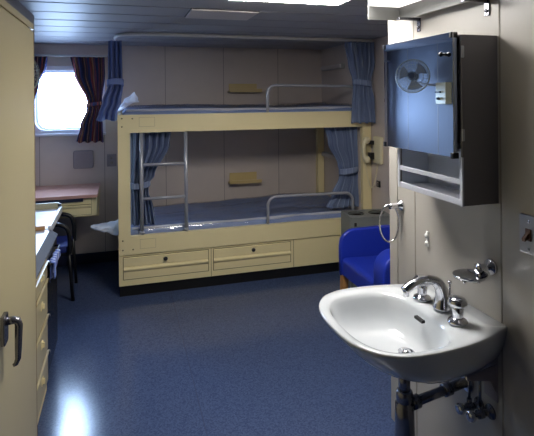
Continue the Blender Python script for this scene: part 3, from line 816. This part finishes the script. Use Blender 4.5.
# ------------------------------------------------------------------ ceiling lamp and hatch
cl = thing('ceiling_light', 'bright rectangular fluorescent light panel in the ceiling', 'light', (.80, 2.08, ZC))
b = MB(); b.box(.48, 1.11, 1.775, 2.395, ZC - .010, ZC - .0005, .002); b.build('light_frame', M['lampgrey'], cl)
b = MB(); b.box(.505, 1.095, 1.79, 2.378, ZC - .030, ZC - .0102); b.build('diffuser', M['lamp'], cl)
for x0, x1 in ((.495, .504), (1.096, 1.105)):  # opaque caps and dropped diffuser added to steer light from wall to bunk
    b = MB(); b.box(x0, x1, 1.785, 2.383, ZC - .032, ZC - .0102, .001); b.build('end_cap', M['lampgrey'], cl)
b = MB(); b.box(.385, .785, 2.805, 3.10, ZC - .012, ZC - .0005, .003); b.box(.383, .787, 2.800, 2.806, ZC - .006, ZC, mi=1); b.box(.38, .386, 2.805, 3.10, ZC - .006, ZC, mi=1)
tag(b.build('ceiling_hatch', [M['translucent'], M['ceil_gap']]), 'flat pale hatch panel in the slatted ceiling', 'hatch')

# ------------------------------------------------------------------ towel ring, hook, switch, soap dish
rg = thing('towel_ring', 'chrome towel ring at the end of the inner wall', 'towel ring', (W, 1.995, .95))
b = MB(); b.lathe([(.026, 0), (.026, -.008), (.016, -.014), (.013, -.03), (.014, -.052), (.012, -.064), (0, -.066)], (W, 2.0, 1.047), 'X', 20); b.build('mount', M['chrome'], rg)
b = MB()
rc = Vector((1.178, 2.008, .967)); pts = []
for i in range(40):
    a = 2 * PI * i / 40; pts.append(rc + Vector((math.cos(a) * .047, math.cos(a) * -.006, math.sin(a) * .086)))
b.tube(pts, .0042, 10, closed=True); b.build('ring', M['chrome'], rg)
hk = thing('wall_hook', 'small white double knob hook on the inner wall', 'hook', (W, 1.795, .92))
for z in (.964, .930):
    b = MB(); b.lathe([(0, -.013), (.008, -.012), (.0105, -.007), (.007, -.003), (.009, 0)], (W, 1.794, z), 'X', 16); b.build('knob', M['white'], hk)
b = MB(); b.box(W - .005, W, 1.786, 1.803, .915, .98, .002); b.build('hook_plate', M['white'], hk)
sw = thing('light_switch', 'steel switch plate with a brown toggle at the right edge', 'switch', (W, 1.255, 1.05))
b = MB(); b.prism(rrect(1.208, 1.286, 1.05, 1.172, .006), 'YZ', W - .010, W, bev=.003); b.build('switch_plate', M['steel'], sw)
b = MB(); b.box(W - .014, W - .009, 1.236, 1.258, 1.092, 1.13, .002); b.prism([(W - .032, 1.10), (W - .030, 1.092), (W - .012, 1.102), (W - .012, 1.122)], 'XZ', 1.241, 1.253); b.build('toggle', M['brown'], sw)
for z in (1.066, 1.152):
    b = MB(); b.lathe([(0, -.012), (.004, -.0115), (.005, -.009)], (W, 1.247, z), 'X', 12); b.build('screw', M['dullpipe'], sw)
so = thing('soap_dish', 'chrome wall soap dish above the tap', 'soap dish', (W, 1.41, .92))
b = MB(); b.lathe([(.027, 0), (.029, -.006), (.026, -.014), (.014, -.018), (.0135, -.045), (.016, -.050), (.016, -.062), (0, -.064)], (W, 1.42, .953), 'X', 22); b.build('mount', M['chrome'], so)
b = MB(); b.lathe([(0, -.004), (.04, -.004), (.058, .001), (.065, .009), (.066, .014), (.062, .012), (.052, .006), (.03, .001), (0, .0)], (1.135, 1.408, .929), 'Z', 32, sx=.92, sy=.76); b.build('dish', M['chrome'], so)
for a in range(4):
    b = MB(); an = a * PI / 2 + .4; b.lathe([(0, -.012), (.005, -.010), (.005, -.002)], (1.135 + .035 * math.cos(an), 1.408 + .028 * math.sin(an), .929), 'Z', 10); b.build('stud', M['chrome'], so)

# ------------------------------------------------------------------ washbasin
BYC, BZ = 1.547, .774
half = [(W, .196), (1.16, .225), (1.07, .252), (.97, .268), (.88, .272), (.81, .262), (.755, .235), (.715, .19), (.690, .135), (.678, .07), (.675, 0)]
hp = []
for i in range(len(half) - 1):
    p0, p1, p2, p3 = [Vector((*half[max(0, min(len(half) - 1, j))], 0)) for j in (i - 1, i, i + 1, i + 2)]
    if i + 2 > len(half) - 1: p3 = Vector((half[-2][0], -half[-2][1], 0))
    for k in range(6):
        t = k / 6
        hp.append(.5 * ((2 * p1) + (-p0 + p2) * t + (2 * p0 - 5 * p1 + 4 * p2 - p3) * t * t + (-p0 + 3 * p1 - 3 * p2 + p3) * t ** 3))
poly = [(v.x, v.y) for v in hp] + [(half[-1][0], 0)]
poly = poly + [(x, -y) for x, y in reversed(poly[:-1])]
BC = (.93, 0.0)
def ray_out(a):
    dx, dy = math.cos(a), math.sin(a); best = None
    n = len(poly)
    for i in range(n):
        (x0, y0), (x1, y1) = poly[i], poly[(i + 1) % n]
        ex, ey = x1 - x0, y1 - y0
        den = dx * ey - dy * ex
        if abs(den) < 1e-12: continue
        t = ((x0 - BC[0]) * ey - (y0 - BC[1]) * ex) / den
        u = ((x0 - BC[0]) * dy - (y0 - BC[1]) * dx) / den
        if t > 0 and -1e-9 <= u <= 1 + 1e-9 and (best is None or t > best): best = t
    return (BC[0] + dx * best, dy * best)
NA = 120
ca = math.atan2(.196, W - BC[0])
angs = sorted([2 * PI * i / NA for i in range(NA)] + [ca, 2 * PI - ca])
outl = [ray_out(a) for a in angs]
def inner(a, ax=.172, ay=.226, n=2.8, cx=.885):
    c, s_ = math.cos(a), math.sin(a)
    r = (abs(c / ax) ** n + abs(s_ / ay) ** n) ** (-1 / n)
    return (cx + r * c, r * s_)
def oring(sx, sy, z, keepwall=True):
    r = []
    for x, y_ in outl: r.append((W - (W - x) * sx, y_ * sy, z))
    return r
def iring(k, z, cx=.885, dx=0):
    r = []
    for a in angs:
        x, y_ = inner(a); r.append((cx + (x - .885) * k + dx, y_ * k - .014, z))
    return r
def mixring(A, B, t, z): return [(a[0] + (b_[0] - a[0]) * t, a[1] + (b_[1] - a[1]) * t, z) for a, b_ in zip(A, B)]
O0 = oring(1, 1, BZ); I0 = iring(1.0, BZ)
rings = [oring(.40, .36, .585), oring(.52, .48, .592), oring(.66, .64, .615), oring(.80, .80, .655), oring(.90, .91, .70), oring(.96, .965, .735), oring(.99, .992, .757),
         oring(1.0, 1.0, .766), oring(.996, .998, .772), oring(.985, .99, BZ), mixring(oring(.985, .99, BZ), I0, .45, BZ - .001), mixring(oring(.985, .99, BZ), I0, .85, BZ - .003), iring(1.0, BZ - .008), iring(.965, BZ - .022),
         iring(.92, BZ - .05, dx=.003), iring(.85, BZ - .085, dx=.008), iring(.74, BZ - .112, dx=.018), iring(.55, BZ - .128, dx=.035), iring(.33, BZ - .132, dx=.055), iring(.13, BZ - .135, dx=.078)]
wb = thing('washbasin', 'white porcelain washbasin on the inner wall', 'washbasin', (W, BYC, .585))
b = MB(); R = []
for rg_ in rings: R.append([b.bm.verts.new((x, BYC + y_, z)) for x, y_, z in rg_])
n = len(angs)
for A, B in zip(R, R[1:]):
    for k in range(n):
        f = b.bm.faces.new([A[k], A[(k + 1) % n], B[(k + 1) % n], B[k]]); f.smooth = True
b.bm.faces.new(R[0]); b.bm.faces.new(R[-1])
b.build('bowl', M['porc'], wb)
DX_ = .885 + .078
b = MB(); b.lathe([(.029, -.002), (.030, .003), (.024, .004), (.020, .001), (.016, .001)], (DX_, BYC - .014, BZ - .135), 'Z', 24); b.lathe([(.016, 0), (.0165, .006), (.012, .010), (0, .011)], (DX_, BYC - .014, BZ - .135), 'Z', 20); b.build('drain', M['chrome'], wb)
b = MB()
ov = rrect(BYC - .025, BYC + .025, -.006, .006, .0055)
mt = Matrix.Translation(Vector((1.026, 0, BZ - .034)))
b.prism([(BYC - .024, BZ - .036), (BYC + .024, BZ - .036), (BYC + .024, BZ - .027), (BYC - .024, BZ - .027)], 'YZ', 1.020, 1.034); b.build('overflow', M['black'], wb)
b = MB(); b.box(W - .004, W, 1.395, 1.46, .49, .66, .001)
b.prism([(W - .004, .62), (W - .12, .60), (W - .12, .585), (W - .03, .57), (W - .004, .52)], 'XZ', 1.398, 1.404); b.build('bracket', M['greyplate'], wb)
b = MB(); b.box(W - .004, W, 1.63, 1.70, .47, .66, .001)
b.prism([(W - .004, .62), (W - .12, .60), (W - .12, .585), (W - .03, .57), (W - .004, .52)], 'XZ', 1.694, 1.70); b.build('bracket', M['greyplate'], wb)

# taps
tpb = thing('washbasin_tap', 'chrome three-piece mixer tap with arched spout on the white washbasin', 'tap', (1.10, 1.53, BZ))
b = MB()
sp = smooth_path([(1.112, 1.535, BZ + .0005), (1.115, 1.535, .80), (1.114, 1.535, .835), (1.098, 1.535, .868), (1.068, 1.535, .885), (1.03, 1.535, .886), (.99, 1.535, .876), (.958, 1.535, .857)], 4)
rr = [.032 - .0155 * min(1, i / (len(sp) * .55)) for i in range(len(sp))]
b.tube(sp, rr, 16); b.lathe([(.010, -.012), (.011, 0), (.013, .006)], (.966, 1.535, .852), 'Z', 14); b.build('spout', M['chrome'], tpb)
b = MB(); b.tube([(1.148, 1.535, BZ + .0005), (1.148, 1.535, .862)], .0035, 8); b.lathe([(0, .012), (.008, .010), (.008, .002), (.0035, 0)], (1.148, 1.535, .862), 'Z', 12); b.build('lift_rod', M['chrome'], tpb)
for y_ in (1.636, 1.428):
    b = MB(); b.lathe([(.034, 0), (.034, .004), (.030, .010), (.020, .014), (.019, .016)], (1.098, y_, BZ + .0005), 'Z', 24); hb = b.build('tap_base', M['chrome'], tpb)
    b = MB(); b.lathe([(.018, .014), (.0185, .020), (.020, .050), (.0185, .054)], (1.098, y_, BZ + .0005), 'Z', 8); b.lathe([(.0185, .052), (.029, .056), (.033, .064), (.032, .074), (.026, .083), (.014, .088), (0, .089)], (1.098, y_, BZ + .0005), 'Z', 24); b.build('tap_handle', M['chrome'], hb)

# waste trap and valves
wt = thing('waste_trap', 'dark metal drain pipe and trap under the washbasin', 'drain pipe', (.97, BYC, .2))
b = MB(); b.tube([(.962, BYC, .587), (.962, BYC, .46)], .021, 18); b.build('tailpiece', M['dullpipe'], wt)
b = MB(); b.lathe([(.024, .50), (.029, .495), (.029, .462), (.024, .455), (.033, .45), (.034, .40), (.036, .33), (.036, .25), (.030, .22), (0, .215)], (.962, BYC, 0), 'Z', 22); b.build('trap_cup', M['dullpipe'], wt)
b = MB(); b.tube([(.985, BYC, .445), (W, BYC + .01, .475)], .017, 16); b.tube([(.99, BYC, .4455), (1.02, BYC, .449)], .024, 16); b.tube([(1.13, BYC + .006, .462), (1.16, BYC + .007, .466)], .023, 16); b.build('waste_arm', M['dullpipe'], wt)
b = MB(); b.lathe([(.04, 0), (.038, -.008), (.022, -.014)], (W, BYC + .01, .475), 'X', 22); b.build('wall_flange', M['chrome'], wt)
for lbl, y_, z in (('dark angle stop valve under the washbasin close to the drain pipe', 1.488, .43), ('dark angle stop valve under the washbasin close to the bracket', 1.432, .438)):
    v = thing('stop_valve', lbl, 'valve', (W, y_, z), group='washbasin stop valves')
    b = MB(); b.lathe([(.026, 0), (.024, -.006), (.011, -.010), (.011, -.03), (.015, -.034), (.015, -.055), (.008, -.060), (.008, -.075)], (W, y_, z), 'X', 16)
    b.tube([(W - .045, y_, z), (W - .045, y_, z + .03)], .009, 10); b.tube([(W - .045, y_, z + .03), (W - .045, y_, z + .12)], .005, 8); b.build('valve_body', M['dullpipe'], v)
    b = MB(); b.lathe([(0, -.022), (.018, -.020), (.020, -.012), (.018, -.002), (.008, 0)], (W - .072, y_, z), 'X', 8); b.build('handwheel', M['chrome'], v)

# ------------------------------------------------------------------ wall fan on the left wall (seen in the mirror)
fx = thing('wall_fan', 'caged fan on a beige wall box, seen reflected in the mirror door', 'fan', (XL, 3.91, 1.48))
b = MB(); b.box(XL, XL + .07, 3.84, 3.985, 1.478, 1.684, .006); wbx = b.build('wall_box', M['beigebox'], fx)
b = MB(); b.lathe([(0, .030), (.012, .028), (.014, .01), (.014, 0)], (XL + .07, 3.935, 1.53), 'X', 16); b.build('switch_knob', M['black'], wbx)
b = MB(); b.box(XL + .07, XL + .085, 3.905, 3.98, 1.585, 1.60, .002); b.build('switch', M['black'], wbx)
FC = Vector((-.76, 4.182, 1.757)); fd = Vector((.72, -.69, .06)).normalized()
q = fd.to_track_quat('Z', 'Y').to_matrix()
b = MB(); b.tube(smooth_path([(XL + .05, 3.96, 1.66), (XL + .08, 4.05, 1.665), tuple(FC - fd * .10 - Vector((0, 0, .05))), tuple(FC - fd * .09)], 5), .012, 10); b.build('arm', M['lampgrey'], fx)
b = MB(); b.lathe([(0, -.13), (.03, -.125), (.045, -.10), (.048, -.05), (.04, -.03), (.012, -.025), (.012, .01), (.045, .012), (.045, .03), (0, .034)], tuple(FC), 'Z', 22, mtx=q); b.build('motor', M['fanmotor'], fx)
for k in range(3):
    b = MB()
    def bl(u, v, k=k):
        a = k * 2 * PI / 3 + .35 + (u - .5) * 1.15 * (.6 + .4 * v); r = .02 + .12 * v
        return FC + q @ Vector((r * math.cos(a), r * math.sin(a), .0 + .03 * (u - .5)))
    b.grid(bl, 8, 8); b.build('blade', M['fan'], fx, solid=.002)
b = MB()
for rr_, hh in ((.165, .0), (.15, .04), (.11, .052), (.07, .056), (.15, -.04), (.10, -.055)):
    b.tube([FC + q @ Vector((rr_ * math.cos(2 * PI * i / 36), rr_ * math.sin(2 * PI * i / 36), hh)) for i in range(36)], .006 if rr_ > .16 else .0018, 6, closed=True)
for i in range(28):
    a = 2 * PI * i / 28
    b.tube([FC + q @ Vector((r * math.cos(a), r * math.sin(a), h)) for r, h in ((.03, .056), (.11, .052), (.15, .04), (.165, 0), (.15, -.04), (.10, -.055), (.045, -.058))], .0014, 5)
b.build('cage', M['cage'], fx)

# ------------------------------------------------------------------ light
wld = bpy.data.worlds.new('overcast_sky'); sc.world = wld; wld.use_nodes = True
bg = wld.node_tree.nodes['Background']
_n, _l = wld.node_tree.nodes, wld.node_tree.links
_tc = _n.new('ShaderNodeTexCoord'); _sx = _n.new('ShaderNodeSeparateXYZ'); _l.new(_tc.outputs['Generated'], _sx.inputs['Vector'])
_rp = _n.new('ShaderNodeValToRGB'); _mr = _n.new('ShaderNodeMapRange')
_mr.inputs['From Min'].default_value = -1; _mr.inputs['From Max'].default_value = 1
_l.new(_sx.outputs['Z'], _mr.inputs['Value']); _l.new(_mr.outputs['Result'], _rp.inputs['Fac'])
_e = _rp.color_ramp.elements
_e[0].position = .35; _e[0].color = (.15, .21, .31, 1); _e[1].position = .52; _e[1].color = (.50, .70, 1.0, 1)   # darker quay and water below the overcast sky
_l.new(_rp.outputs['Color'], bg.inputs['Color'])
bg.inputs['Strength'].default_value = 62.0
pl = bpy.data.lights.new('window_portal', 'AREA'); pl.shape = 'RECTANGLE'; pl.size = .60; pl.size_y = .58
pl.cycles.is_portal = True
po = bpy.data.objects.new('window_portal', pl); C.objects.link(po); po.location = (-.48, YB + .12, 1.55); po.rotation_euler = (-PI / 2, 0, 0)

# ------------------------------------------------------------------ camera
cd = bpy.data.cameras.new('camera'); cam = bpy.data.objects.new('camera', cd); C.objects.link(cam)
cd.sensor_width = 36; cd.sensor_fit = 'HORIZONTAL'; cd.lens = 489.5 / 534 * 36
cd.shift_x = -1 / 534; cd.shift_y = (98.07 - 218) / 534
cd.clip_start = .02
yaw, roll = .2895, -.0088
cam.matrix_world = Matrix.Translation((0, 0, 1.55)) @ Matrix.Rotation(-yaw, 4, 'Z') @ Matrix.Rotation(PI / 2, 4, 'X') @ Matrix.Rotation(roll, 4, 'Z')
sc.camera = cam

vs = sc.view_settings
vs.view_transform = 'Standard'; vs.look = 'None'; vs.gamma = 1.0; vs.use_curve_mapping = False
vs.exposure = 0.3
sc.cycles.max_bounces = 10; sc.cycles.diffuse_bounces = 5; sc.cycles.glossy_bounces = 5; sc.cycles.transparent_max_bounces = 12
sc.cycles.caustics_reflective = False; sc.cycles.caustics_refractive = False
sc.cycles.sample_clamp_indirect = 6.0
sc.cycles.use_denoising = True
